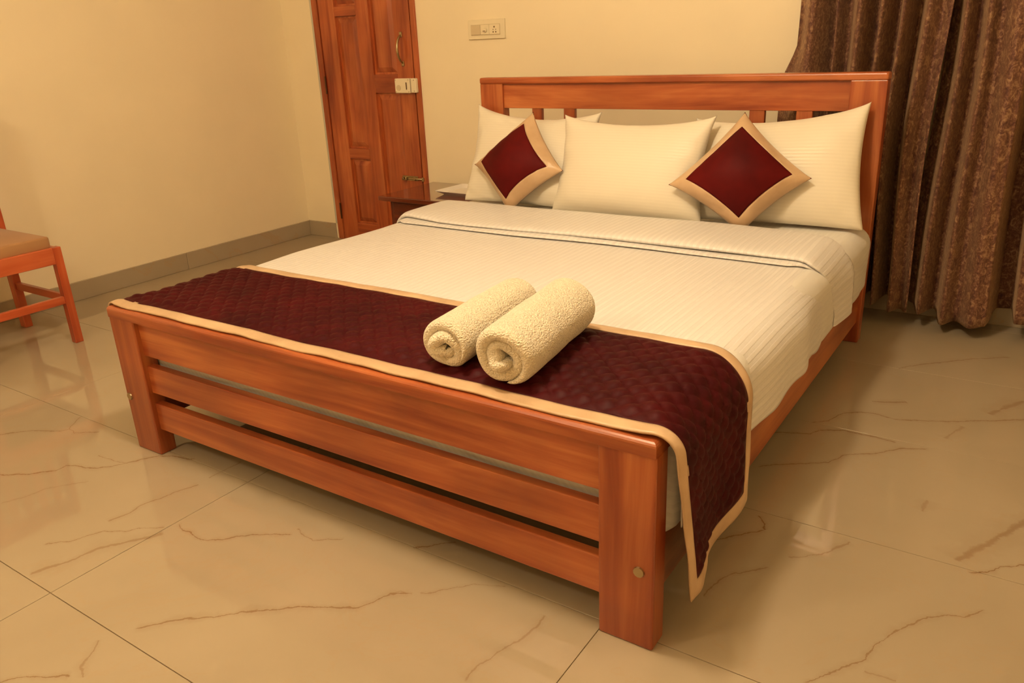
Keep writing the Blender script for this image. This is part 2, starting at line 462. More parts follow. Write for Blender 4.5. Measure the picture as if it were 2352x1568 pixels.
floor = tag(box('floor', (XL - WT, XR + WT), (YF - WT, YB + WT), (-0.10, -0.004), M['grout'], bev=0), 'cream marble tile floor with brown veins', 'floor', kind='structure')
TX0, TW, TY0, TH, GAP = -0.403, 1.192, 0.0315, 0.5915, 0.0018
tile_cache = {}
i0 = math.floor((XL - TX0) / TW); i1 = math.ceil((XR - TX0) / TW)
j0 = math.floor((YF - TY0) / TH); j1 = math.ceil((YB - TY0) / TH)
for i in range(i0, i1):
    for j in range(j0, j1):
        xa, xb = max(XL, TX0 + i * TW + GAP / 2), min(XR, TX0 + (i + 1) * TW - GAP / 2)
        ya, yb = max(YF, TY0 + j * TH + GAP / 2), min(YB, TY0 + (j + 1) * TH - GAP / 2)
        if xb - xa < 0.01 or yb - ya < 0.01: continue
        key = (round(xb - xa, 4), round(yb - ya, 4))
        if key in tile_cache:
            o = link('tile', tile_cache[key], None, floor, rel(floor, ((xa + xb) / 2, (ya + yb) / 2, -0.002)))
        else:
            o = box('tile', (xa, xb), (ya, yb), (-0.004, 0.0), M['marble'], floor, bev=0.0006, seg=1)
            tile_cache[key] = o.data
        # a tile crossed by traced veins gets its own marble
        mine = [q for q in VEINS if max(p[0] for p in q[0]) > xa - 0.04 and min(p[0] for p in q[0]) < xb + 0.04
                and max(p[1] for p in q[0]) > ya - 0.04 and min(p[1] for p in q[0]) < yb + 0.04]
        if mine:
            o.material_slots[0].link = 'OBJECT'
            o.material_slots[0].material = marble('veined_marble_tile', mine)

BBH, BBT = 0.10, 0.010
def skirting(name, segs, axis, label):
    """segs of marble pieces along one wall"""
    root = None
    for a, b2 in segs:
        if axis == 'y': args = ((XL, XL + BBT), (a + 0.001, b2 - 0.001), (0, BBH))
        else: args = ((a + 0.001, b2 - 0.001), (YB - BBT, YB), (0, BBH))
        if root is None:
            root = empty(name, ((args[0][0] + args[0][1]) / 2, (args[1][0] + args[1][1]) / 2, 0), label, 'baseboard', kind='structure')
        box('skirting_tile', *args, M['marble_skirt'], root, bev=0.002, seg=1)
    return root
skirting('baseboard_left', [(YF + 1.2 * k, min(YB - BBT, YF + 1.2 * (k + 1))) for k in range(5)], 'y', 'veined marble baseboard along the plain wall')
skirting('baseboard_back', [(XL, -2.505), (-1.66, -0.5), (-0.5, 0.7), (0.7, 1.9), (1.9, XR)], 'x', 'veined marble baseboard under the wall with the door')

# ------------------------------------------------------------------ door
DY = YB
door = empty('door_1', (-2.08, DY - 0.02, 0), 'red-brown panelled wooden door with brass handle', 'door', kind='structure')
FW = 0.045; FRP = DY - 0.014
box('frame_putty', (DX0 - 0.022, DX0), (DY - 0.006, DY + 0.02), (0.10, DTOP + 0.02), M['putty'], door, 0.001, 1)
box('frame_jamb', (DX0, DX0 + FW), (FRP, DY + 0.03), (0, DTOP), M['door_z'], door, 0.004)
box('frame_jamb', (DX1 - 0.034, DX1), (FRP, DY + 0.03), (0, DTOP), M['door_z'], door, 0.004)
box('frame_head', (DX0, DX1), (FRP, DY + 0.03), (DTOP, DTOP + 0.06), M['door_x'], door, 0.004)
LX0, LX1 = DX0 + FW + 0.003, DX1 - 0.047
leaf_y = (DY - 0.006, DY + 0.028)
xs = [LX0, -2.300, -2.125, -2.025, -1.838, LX1]
box('stile', (xs[0], xs[1]), leaf_y, (0.005, DTOP - 0.004), M['door_z'], door, 0.003)
box('stile', (xs[2], xs[3]), leaf_y, (0.005, DTOP - 0.004), M['door_z'], door, 0.003)
box('stile', (xs[4], xs[5]), leaf_y, (0.005, DTOP - 0.004), M['door_z'], door, 0.003)
for xa, xb, zs in ((xs[1], xs[2], [(0.12, 0.535), (0.60, 1.375), (1.43, 1.93)]), (xs[3], xs[4], [(0.12, 0.936), (1.04, 1.93)])):
    z = 0.005
    for za, zb in zs:
        box('rail', (xa, xb), leaf_y, (z, za), M['door_x'], door, 0.003)
        # recessed field with a raised centre
        pb = box('panel', (xa, xb), (DY + 0.012, DY + 0.026), (za, zb), M['door_z'], door, 0.0)
        bm = bmesh.new()
        w2, h2 = (xb - xa) / 2 - 0.012, (zb - za) / 2 - 0.012
        w3, h3 = w2 - 0.028, h2 - 0.028
        lo = [bm.verts.new((sx * w2, 0, sz * h2)) for sx, sz in ((-1, -1), (1, -1), (1, 1), (-1, 1))]
        hi = [bm.verts.new((sx * w3, -0.012, sz * h3)) for sx, sz in ((-1, -1), (1, -1), (1, 1), (-1, 1))]
        for k in range(4): bm.faces.new((lo[k], lo[(k + 1) % 4], hi[(k + 1) % 4], hi[k]))
        bm.faces.new(hi)
        me = bpy.data.meshes.new('raised_field'); bm.to_mesh(me); bm.free()
        link('raised_field', me, M['door_z'], pb, rel(pb, ((xa + xb) / 2, DY + 0.012, (za + zb) / 2)))
        z = zb
    box('rail', (xa, xb), leaf_y, (z, DTOP - 0.004), M['door_x'], door, 0.003)
for z0 in (0.139, 0.932, 1.75):
    box('hinge', (LX0 - 0.006, LX0 + 0.003), (FRP - 0.003, FRP + 0.004), (z0, z0 + 0.105), M['darkmetal'], door, 0.001, 1)
# pull handle
hp = empty('pull_handle', rel(door, (-1.787, DY - 0.006, 1.177))); hp.parent = door; hp['label'] = 'curved brass pull handle'
path = [(-1.787, DY - 0.006 - 0.042 * math.sin(PI * k / 14) ** 0.6, 1.100 + 0.154 * k / 14) for k in range(15)]
tube('grip', path, [0.005 + 0.0025 * math.sin(PI * k / 14) for k in range(15)], M['metal'], hp)
for zz in (1.098, 1.256):
    box('mount', (-1.797, -1.777), (DY - 0.011, DY - 0.005), (zz - 0.014, zz + 0.014), M['metal'], hp, 0.003)
# rim lock
lk = box('rim_lock', (-1.843, -1.729), (DY - 0.034, DY - 0.005), (0.936, 1.018), M['lock_enamel'], door, 0.006, 3)
lk['label'] = 'cream enamelled rim lock'
tube('lock_cylinder', [(-1.813, DY - 0.034, 0.966), (-1.813, DY - 0.037, 0.966)], 0.0155, M['plastic_dim'], lk, 18)
box('lock_slot', (-1.757, -1.750), (DY - 0.0355, DY - 0.033), (0.956, 0.996), M['darkmetal'], lk, 0.0005, 1)
for sx, sz in ((-1.835, 1.010), (-1.835, 0.944), (-1.737, 1.010), (-1.737, 0.944)):
    tube('screw', [(sx, DY - 0.034, sz), (sx, DY - 0.0352, sz)], 0.003, M['metal'], lk, 8)
st = box('lock_strike', (-1.718, -1.680), (DY - 0.036, DY - 0.012), (0.938, 1.018), M['lock_enamel'], door, 0.005, 3)
for sz in (1.008, 0.948): tube('screw', [(-1.694, DY - 0.036, sz), (-1.694, DY - 0.0372, sz)], 0.003, M['metal'], st, 8)
# tower bolt
tb = box('tower_bolt', (-1.868, -1.745), (DY - 0.009, DY - 0.005), (0.424, 0.452), M['metal'], door, 0.001, 1)
tb['label'] = 'small brass tower bolt'
tube('bolt_rod', [(-1.862, DY - 0.015, 0.437), (-1.690, DY - 0.015, 0.437)], 0.006, M['metal'], tb)
tube('bolt_knob', [(-1.850, DY - 0.014, 0.437), (-1.850, DY - 0.030, 0.434)], 0.0065, M['metal'], tb)
for bx in (-1.832, -1.765): box('keeper', (bx - 0.006, bx + 0.006), (DY - 0.023, DY - 0.007), (0.427, 0.447), M['metal'], tb, 0.003)
box('keeper', (-1.706, -1.690), (DY - 0.023, DY - 0.012), (0.425, 0.449), M['metal'], door, 0.003)

# ------------------------------------------------------------------ switch and socket plate on the wall
sw = empty('switch_plate', (-1.182, YB, 1.209), 'cream wall plate with switch, regulator knob and three-pin socket', 'switch plate')
box('plate', (-1.302, -1.064), (YB - 0.011, YB + 0.002), (1.210, 1.308), M['plastic'], sw, 0.003)
box('module_frame', (-1.282, -1.092), (YB - 0.0135, YB - 0.010), (1.230, 1.284), M['plastic_dim'], sw, 0.001, 1)
box('switch_rocker', (-1.279, -1.219), (YB - 0.017, YB - 0.012), (1.233, 1.281), M['plastic_dim'], sw, 0.002)
box('regulator', (-1.216, -1.162), (YB - 0.016, YB - 0.012), (1.233, 1.281), M['plastic'], sw, 0.001, 1)
tube('regulator_knob', [(-1.186, YB - 0.014, 1.254), (-1.186, YB - 0.026, 1.254)], [0.013, 0.010], M['plastic'], sw, 16)
box('regulator_pointer', (-1.194, -1.180), (YB - 0.028, YB - 0.025), (1.248, 1.252), M['hole'], sw, 0.0005, 1)
sk = box('socket', (-1.159, -1.095), (YB - 0.016, YB - 0.012), (1.233, 1.281), M['plastic'], sw, 0.001, 1)
for hx, hz, r in ((-1.127, 1.269, 0.0048), (-1.134, 1.244, 0.004), (-1.117, 1.244, 0.004)):
    tube('socket_hole', [(hx, YB - 0.0155, hz), (hx, YB - 0.0165, hz)], r, M['hole'], sk, 12)
for hx, hz in ((-1.134, 1.256), (-1.117, 1.256)):
    tube('socket_hole', [(hx, YB - 0.0155, hz), (hx, YB - 0.0165, hz)], 0.0026, M['hole'], sk, 10)

# ------------------------------------------------------------------ ceiling lamps: globes on short stems
for k, (lx, ly, lz, rad) in enumerate(LAMPS):
    lp = empty(['ceiling_light_over_floor_offscreen', 'ceiling_light_over_bed_offscreen'][k], (lx, ly, CEIL), ['round globe ceiling light over the open floor', 'round globe ceiling light over the foot of the bed'][k], 'ceiling light', 'globe ceiling lights')
    tube('ceiling_rose', [(lx, ly, CEIL), (lx, ly, CEIL - 0.025)], [0.06, 0.045], M['lamp_frame'], lp, 24)
    tube('stem', [(lx, ly, CEIL - 0.02), (lx, ly, lz + LAMP_R * 0.93)], 0.012, M['metal'], lp, 12)
    bm = bmesh.new(); bmesh.ops.create_uvsphere(bm, u_segments=28, v_segments=16, radius=LAMP_R)
    me = bpy.data.meshes.new('globe'); bm.to_mesh(me); bm.free()
    link(['globe_over_floor_offscreen', 'globe_over_bed_offscreen'][k], me, M['globe%d' % k], lp, rel(lp, (lx, ly, lz)), True)
# ------------------------------------------------------------------ bed frame
BW = 0.915                      # half width of the footboard
PW, PD = 0.1245, 0.0573
bed = empty('bed', (0, 1.0, 0), 'wooden double bed with slatted headboard and railed footboard', 'bed')
for sx in (-1, 1):
    x = (BW - PW, BW) if sx > 0 else (-BW, -BW + PW)
    p = box('foot_post', x, (0, PD), (0, 0.456), M['wood_z'], bed, 0.004, 2)
    bx, bz = (0.883, 0.188) if sx > 0 else (-0.897, 0.186)
    bo = tube('bolt', [(bx, 0.001, bz), (bx, -0.004, bz)], [0.0125, 0.0115], M['metal'], p, 12, False)
    bo['label'] = 'round metal bolt head'
box('foot_cap', (-BW - 0.001, BW + 0.001), (-0.005, PD + 0.006), (0.455, 0.488), M['wood_x'], bed, 0.011, 4,
    edges=lambda e: all(v.co.z > 0 for v in e.verts) or (all(v.co.x < 0 for v in e.verts) and abs(e.verts[0].co.z - e.verts[1].co.z) > 0.001 and all(v.co.y < 0 for v in e.verts)))
for za, zb in ((0.3387, 0.457), (0.2134, 0.3042), (0.0853, 0.1774)):
    box('foot_rail', (-BW + PW - 0.01, BW - PW + 0.01), (0.017, 0.044), (za, zb), M['wood_x'], bed, 0.003, 2)
HW, HY = 0.903, 2.006
for sx in (-1, 1):
    x = (HW - 0.128, HW) if sx > 0 else (-HW, -HW + 0.128)
    box('head_post', x, (HY, HY + 0.055), (0, 1.010), M['wood_z'], bed, 0.004)
box('head_cap', (-HW - 0.001, HW + 0.001), (HY - 0.004, HY + 0.060), (1.008, 1.037), M['wood_x'], bed, 0.008, 3)
box('head_rail', (-HW + 0.12, HW - 0.12), (HY + 0.012, HY + 0.040), (0.898, 1.010), M['wood_x'], bed, 0.002)
box('head_rail', (-HW + 0.12, HW - 0.12), (HY + 0.012, HY + 0.040), (0.42, 0.52), M['wood_x'], bed, 0.002)
for xa, xb in ((-0.622, -0.570), (-0.452, -0.395), (0.402, 0.463), (0.585, 0.646)):
    box('head_slat', (xa, xb), (HY + 0.015, HY + 0.037), (0.51, 0.905), M['wood_z'], bed, 0.002, 1)
for sx in (-1, 1):
    x = (0.864, 0.890) if sx > 0 else (-0.890, -0.864)
    box('side_rail', x, (PD - 0.004, HY + 0.004), (0.085, 0.226), M['wood_y'], bed, 0.003)
for k in range(9):
    yc = 0.14 + k * 0.22
    box('support_slat', (-0.87, 0.87), (yc - 0.04, yc + 0.04), (0.196, 0.216), M['ply'], bed, 0.002, 1)
box('centre_beam', (-0.03, 0.03), (0.55, HY + 0.01), (0.12, 0.197), M['ply'], bed, 0.002, 1)

# ------------------------------------------------------------------ mattress in its fitted sheet
MT, MB = 0.487, 0.216            # top and bottom
def ring_section(hw, zb, zt, r, n=9):
    """closed rounded rectangle in x/z, counter-clockwise from bottom right"""
    pts = []
    for cx, cz, a0 in ((hw - r, zb + r * 0.6, -PI / 2), (hw - r, zt - r, 0), (-hw + r, zt - r, PI / 2), (-hw + r, zb + r * 0.6, PI)):
        for k in range(n):
            a = a0 + PI / 2 * k / (n - 1)
            rz = r * 0.6 if cz < (zb + zt) / 2 else r
            pts.append((cx + r * math.cos(a), cz + rz * math.sin(a)))
    out = []
    for k in range(len(pts)):           # add points along the long runs
        p, q = np.array(pts[k]), np.array(pts[(k + 1) % len(pts)])
        d = np.linalg.norm(q - p); m_ = max(1, int(d / 0.05))
        for t in range(m_): out.append(p + (q - p) * t / m_)
    return np.array(out)
ys = np.concatenate([[0.062, 0.0625, 0.066, 0.075, 0.09], np.linspace(0.11, 1.93, 60), [1.96, 1.98, 1.992, 1.998, 1.999]])
rows = []
base_sec = ring_section(0.918, MB, MT, 0.075)
cen = np.array([0, (MB + MT) / 2])
for y in ys:
    e = min(y - 0.062, 1.999 - y)
    ins = 0.045 * (1 - math.sqrt(max(0, 1 - (1 - min(e, 0.045) / 0.045) ** 2)))
    sc = np.array([(0.918 - ins) / 0.918, (0.1355 - ins * 0.75) / 0.1355])
    sec = (base_sec - cen) * sc + cen
    if e < 1e-4: sec = (sec - cen) * 0.985 + cen
    rows.append(np.stack([sec[:, 0], np.full(len(sec), y), sec[:, 1]], 1))
P3 = np.array(rows)
wr = vnoise(P3, 16.0, 3, 3)
nx = np.sign(P3[..., 0]) * (np.abs(P3[..., 0]) > 0.86)
P3[..., 0] += nx * 0.007 * wr
foot = np.clip(1 - (P3[..., 1] - 0.062) / 0.02, 0, 1)
P3[..., 1] += foot * 0.004 * vnoise(P3[..., [0, 2]], 40, 5, 3)
# cap both ends
c0 = np.repeat(P3[:1].mean(1, keepdims=True), P3.shape[1], 1); c1 = np.repeat(P3[-1:].mean(1, keepdims=True), P3.shape[1], 1)
P3 = np.concatenate([c0, (P3[:1] * 0.5 + c0 * 0.5), P3, (P3[-1:] * 0.5 + c1 * 0.5), c1], 0)
P3 = np.concatenate([P3, P3[:, :1]], 1)
uvm = np.stack([P3[..., 0] + P3[..., 2], P3[..., 1]], -1)
mattress = from_grid('mattress', P3, M['mattress'], uv=uvm, flip=False)
tag(mattress, 'thick mattress in a white fitted sheet on the bed', 'mattress')

# ------------------------------------------------------------------ drape: arc length across the bed -> point
def drape(s, y, e, r, z0, side, flare=0.03):
    """s signed arc length; flat to +-e, quarter round of radius r, then hanging"""
    a = np.abs(s); sg = np.sign(s)
    x = np.where(a < e, a, 0.0); z = np.full_like(a, z0)
    q = (a - e) / r
    arc = (a >= e) & (q < PI / 2)
    x = np.where(arc, e + r * np.sin(np.clip(q, 0, PI / 2)), x)
    z = np.where(arc, z0 - r * (1 - np.cos(np.clip(q, 0, PI / 2))), z)
    h = a - e - r * PI / 2
    down = q >= PI / 2
    x = np.where(down, e + r + flare * np.clip(h, 0, 1), x)
    z = np.where(down, z0 - r - h, z)
    return np.stack([sg * x, y, z], -1)

# ---- top sheet
SE, SR, SZ = 0.832, 0.100, 0.4945
def sheet_point(s, y, dz=0.0):
    P = drape(s, y, SE + 0.020 * np.sin(y * 6.5 + 2.4), SR + dz, SZ + dz, 0, 0.015)
    a = np.abs(s); h = np.clip((a - SE - 0.08) / 0.25, 0, 1)
    st = np.stack([s, y], -1)
    P[..., 0] += np.sign(s) * h * (0.006 * np.sin(y * 21 + 0.6) + 0.008 * vnoise(st[..., 1:], 9.0, 11, 2))
    flat = 1 - h
    P[..., 2] += flat * (0.0022 * vnoise(st, 7.0, 21, 3))
    sh = np.clip((a - 0.70) / 0.2, 0, 1) * flat
    P[..., 2] -= sh * 0.006 * (0.5 + 0.5 * np.sin(y * 7.0 + 1.0))
    return P
def sheet_len(y):
    return 1.114 + 0.006 * np.sin(y * 11) + 0.004 * np.sin(y * 27 + 1)
ny = 90
yy = np.linspace(0.075, 1.60, ny)
uu = np.concatenate([np.linspace(-1, -0.66, 40), np.linspace(-0.655, 0.655, 80), np.linspace(0.66, 1, 46)])
U, Y = np.meshgrid(uu, yy, indexing='ij')
S = U * sheet_len(Y)
sheet = empty('bed_sheet', (0, 0.9, SZ), 'white satin-striped top sheet with its head end folded back', 'bed sheet')
from_grid('sheet', sheet_point(S, Y), M['linen'], sheet, uv=np.stack([S, Y], -1), solid=0.003)

# ---- the turned-back head end: two rolls of cloth over the sheet
def fold_layer(name, y_front, y_back, lift, thick, seed, smax):
    n_s, n_c = 150, 40
    s1 = np.linspace(-1, 1, n_s)
    S0 = s1 * smax
    yf = y_front(S0); yb = y_back(S0)
    loop = np.linspace(0, 2 * PI, n_c)
    # flattened loop: superellipse across (front..back) x thickness
    cx = np.sign(np.cos(loop)) * np.abs(np.cos(loop)) ** 0.35
    cz = np.sign(np.sin(loop)) * np.abs(np.sin(loop)) ** 0.8
    Y0 = (yf + yb)[:, None] / 2 - (yb - yf)[:, None] / 2 * cx[None, :]
    SS = np.repeat(S0[:, None], n_c, 1)
    st = np.stack([SS, Y0], -1)
    th = thick * (1 + 0.25 * vnoise(st, 6.0, seed, 2)) * (1 - 0.65 * np.clip((np.abs(SS) - 0.84) / 0.1, 0, 1))
    H = lift * (1 - 0.85 * np.clip((np.abs(SS) - 0.84) / 0.1, 0, 1)) + th / 2 + th / 2 * cz[None, :]
    base = sheet_point(SS, Y0, 0.0)
    eps = 1e-3
    t1 = sheet_point(SS + eps, Y0) - base; t2 = sheet_point(SS, Y0 + eps) - base
    N = np.cross(t1, t2); N /= np.linalg.norm(N, axis=-1, keepdims=True) + 1e-12
    Pn = base + N * H[..., None]
    return from_grid(name, Pn, M['linen'], sheet, uv=np.stack([SS, Y0], -1))
fold_layer('turned_back_lining', lambda s: 1.262 + 0.010 * np.sin(s * 4 + 1) - 0.014 * np.exp(-((s + 0.15) / 0.3) ** 2) + 0.06 * np.clip((np.abs(s) - 0.8) / 0.1, 0, 1),
           lambda s: 1.50 + 0 * s, 0.001, 0.013, 31, 0.93)
fold_layer('turned_back_hem', lambda s: 1.282 + 0.008 * np.sin(s * 3 + 0.4) + 0.05 * np.clip((-s - 0.62) / 0.3, 0, 1) + 0.10 * np.clip((s - 0.86) / 0.14, 0, 1.5),
           lambda s: 1.640 + 0.008 * np.sin(s * 5) - 0.07 * np.clip((s - 0.72) / 0.2, 0, 1), 0.010, 0.026, 33, 1.108)

# ------------------------------------------------------------------ quilted bed runner
RP = 0.055
def runner_surface(s, y, q):
    """q: quilting height (0 on the border)"""
    z0 = 0.5015
    a = np.abs(s)
    f_ = np.clip((0.15 - y) / 0.12, 0, 1)
    P = drape(s, y, SE + 0.062 * f_, SR + 0.008 - 0.058 * f_, z0, 0, 0.0)
    h = np.clip((a - SE - 0.05) / 0.45, 0, 1)
    # hanging part swings: front edge falls back behind the post, back edge leans forward
    P[..., 1] += h * (0.075 * (1 - (y - 0.01) / 0.48) - 0.060 * (y - 0.01) / 0.48)
    P[..., 0] += np.sign(s) * h * (0.012 + 0.014 * np.sin(y * 16 + 0.5))
    st = np.stack([s, y], -1)
    P[..., 2] += (1 - np.clip(h * 3, 0, 1)) * 0.002 * vnoise(st, 9.0, 41, 2)
    # dips a little where it crosses from mattress to the footboard cap
    P[..., 2] += np.clip((SE + 0.10 - a) / 0.12, 0, 1) * (-0.008 * np.clip((0.085 - y) / 0.06, 0, 1) + 0.004 * np.sin(np.clip((y - 0.07) / 0.42, 0, 1) * PI))
    eps = 1e-3
    return P
RY0, RY1 = 0.008, 0.492
def run_len(y): return 1.335 - 0.080 * np.clip((y - RY0) / (RY1 - RY0), 0, 1)
nt_, ns_ = 76, 440
tv = np.linspace(0, 1, nt_); sv_ = np.linspace(-1, 1, ns_)
Sg, Tg = np.meshgrid(sv_, tv, indexing='ij')
Yr = RY0 + Tg * (RY1 - RY0)
Sr = Sg * run_len(Yr)
def runner_edge_wave(s): return 0.0015 * np.sin(s * 17) + 0.001 * np.sin(s * 41 + 1)
Yr = Yr + runner_edge_wave(Sr) * (1 - 2 * Tg) * (np.abs(1 - 2 * Tg) > 0.8)
BWID = 0.040
dist_edge = np.minimum.reduce([Yr - RY0, RY1 - Yr, run_len(Yr) - np.abs(Sr)])
inner = np.clip((dist_edge - BWID) / 0.028, 0, 1)
qh = np.sqrt(np.abs(np.sin(PI * (Sr + Yr) / RP) * np.sin(PI * (Sr - Yr) / RP))) * 0.0098 * inner
base = runner_surface(Sr, Yr, 0)
d1 = np.gradient(base, axis=0); d2 = np.gradient(base, axis=1)
N = np.cross(d1, d2); N /= np.linalg.norm(N, axis=-1, keepdims=True) + 1e-12
bulge = 0.003 * np.sin(np.clip(dist_edge / BWID, 0, 1) * PI) * (1 + 0.5 * np.sin(Sr * 37 + Yr * 60)) * (dist_edge < BWID)
RPts = base + N * (qh + bulge)[..., None]
cell_in = (dist_edge[:-1, :-1] + dist_edge[1:, 1:]) / 2 > BWID
runner = empty('bed_runner', (0, 0.25, 0.5), 'dark maroon quilted bed runner edged with gold satin across the bed foot', 'bed runner')
from_grid('quilted_panel', RPts, M['maroon'], runner, mask=cell_in, solid=0.004)
from_grid('border', RPts + N * 0.001, M['gold'], runner, mask=~cell_in, solid=0.0045)['label'] = 'gold satin border'

# ------------------------------------------------------------------ pillows and cushions
def pillow_grid(TL, TR, BR, BL, t, bow, n=44, seed=0, wrinkle=0.004, power=0.5, sag=0.0, back=1.0):
    TL, TR, BR, BL = (np.array(q, float) for q in (TL, TR, BR, BL))
    k = np.linspace(-1, 1, n)
    k = np.sign(k) * (1 - (1 - np.abs(k)) ** 1.35)        # denser near the seams
    A, B = np.meshgrid(k, k, indexing='ij')
    bs, bt, bb = bow if isinstance(bow, tuple) else (bow, bow, bow)       # sides, top, bottom
    u = 0.5 + A / 2 * (1 - 2 * bs * (1 - B ** 2)); v = 0.5 + B / 2 * (1 - 2 * np.where(B > 0, bt, bb) * (1 - A ** 2) ** 0.8)
    u_, v_ = u[..., None], v[..., None]
    P = (BL * (1 - u_) + BR * u_) * (1 - v_) + (TL * (1 - u_) + TR * u_) * v_
    N = np.cross((TR + BR - TL - BL), (TL + TR - BL - BR)); N /= np.linalg.norm(N)
    prof = (np.clip((1 - A ** 2), 0, 1) * np.clip((1 - B ** 2), 0, 1)) ** power
    prof = prof * (1 + sag * -B)
    st = np.stack([A, B], -1)
    edge = np.exp(-((1 - np.maximum(np.abs(A), np.abs(B))) / 0.22) ** 2)
    rad = vnoise(np.stack([A * 1.3, B * 1.3], -1), 11, seed, 2)
    w1 = wrinkle * (0.35 * vnoise(st, 3.0, seed + 1, 2) + edge * rad) * np.clip(prof * 3, 0, 1)
    w2 = wrinkle * vnoise(st, 5.0, seed + 2, 2) * np.clip(prof * 3, 0, 1)
    F = P + N * (prof * t / 2 + w1)[..., None]
    Bk = P - N * ((prof * t / 2 + w2) * back)[..., None]
    return A, B, F, Bk, u, v, N

def pillow(name, corners, t, bow, label, seed, group, wrinkle=0.005, back=1.0):
    A, B, F, Bk, u, v, N = pillow_grid(*corners, t, bow, seed=seed, wrinkle=wrinkle, power=0.42, sag=0.18, back=back)
    n = A.shape[0]
    bm = bmesh.new(); uvl = bm.loops.layers.uv.new('UVMap')
    W = (Vector(corners[1]) - Vector(corners[0])).length; H = (Vector(corners[0]) - Vector(corners[3])).length
    c = Vector(np.mean(np.array(corners), 0)); c.z = min(q[2] for q in corners)
    def idx(G): return [[bm.verts.new(Vector(G[i, j]) - c) for j in range(n)] for i in range(n)]
    vf = idx(F)
    vb = [[vf[i][j] if i in (0, n - 1) or j in (0, n - 1) else bm.verts.new(Vector(Bk[i, j]) - c) for j in range(n)] for i in range(n)]
    for vs, fl in ((vf, False), (vb, True)):
        for i in range(n - 1):
            for j in range(n - 1):
                q = [vs[i][j], vs[i + 1][j], vs[i + 1][j + 1], vs[i][j + 1]]
                ij = [(i, j), (i + 1, j), (i + 1, j + 1), (i, j + 1)]
                if fl: q.reverse(); ij.reverse()
                try: f = bm.faces.new(q)
                except ValueError: continue
                f.smooth = True
                for lp_, (a, b_) in zip(f.loops, ij): lp_[uvl].uv = (v[a, b_] * H, u[a, b_] * W)
    me = bpy.data.meshes.new(name); bm.to_mesh(me); bm.free()
    o = link(name, me, M['linen_pillow'], None, c)
    return tag(o, label, 'pillow', group)
PG = 'white pillows against the headboard'
pillow('pillow', [(-0.886, 1.965, 0.922), (-0.225, 1.965, 0.892), (-0.205, 1.77, 0.497), (-0.868, 1.785, 0.495)], 0.17, (0.045, 0.125, 0.02),
       'white pillow behind a maroon cushion, next to the nightstand', 11, PG, 0.010)
pillow('pillow', [(0.205, 1.965, 0.872), (0.862, 1.968, 0.938), (0.907, 1.835, 0.497), (0.235, 1.80, 0.495)], 0.17, (0.035, 0.105, 0.015),
       'white pillow with one tall corner against the headboard post by the curtain', 17, PG, 0.004)
pillow('pillow', [(-0.351, 1.86, 0.890), (0.330, 1.86, 0.893), (0.335, 1.725, 0.494), (-0.350, 1.725, 0.494)], 0.18, (0.045, 0.105, 0.015),
       'plump white pillow between the two maroon cushions, in front of the others', 23, PG, 0.005, 0.45)

def cushion(label, T, R, B_, L, t, seed, bfrac=0.82):
    A, B, F, Bk, u, v, N = pillow_grid(T, R, B_, L, t, 0.045, n=48, seed=seed, wrinkle=0.004, power=0.6, back=0.35)
    cu = empty('cushion', (B_[0], B_[1], min(T[2], B_[2])), label, 'cushion', 'maroon diamond cushions')
    mx = np.maximum(np.abs(A), np.abs(B))
    # snap the grid line nearest the seam on to it so the border runs straight
    k = A[:, 0]; j = int(np.argmin(np.abs(np.abs(k) - bfrac) + (k < 0) * 9))
    lim = (k[j - 1] + k[j]) / 2
    cm = np.maximum(np.abs((A[:-1, :-1] + A[1:, 1:]) / 2), np.abs((B[:-1, :-1] + B[1:, 1:]) / 2))
    inner = cm < lim
    from_grid('front_panel', F + N * 0.001, M['maroon_satin'], cu, mask=inner, solid=0.002)
    from_grid('border', F, M['gold'], cu, mask=~inner, solid=0.003)['label'] = 'gold satin border'
    from_grid('back_panel', Bk, M['maroon_satin'], cu, flip=True, solid=0.002)
    return cu
cushion('maroon satin cushion with gold border beside the nightstand end of the bed', (-0.500, 1.84, 0.900), (-0.284, 1.72, 0.672), (-0.530, 1.655, 0.483), (-0.779, 1.76, 0.670), 0.22, 5)
cushion('maroon satin cushion with gold border leaning before the tall-cornered pillow', (0.4415, 1.85, 0.908), (0.726, 1.77, 0.687), (0.510, 1.665, 0.483), (0.220, 1.66, 0.652), 0.23, 9)

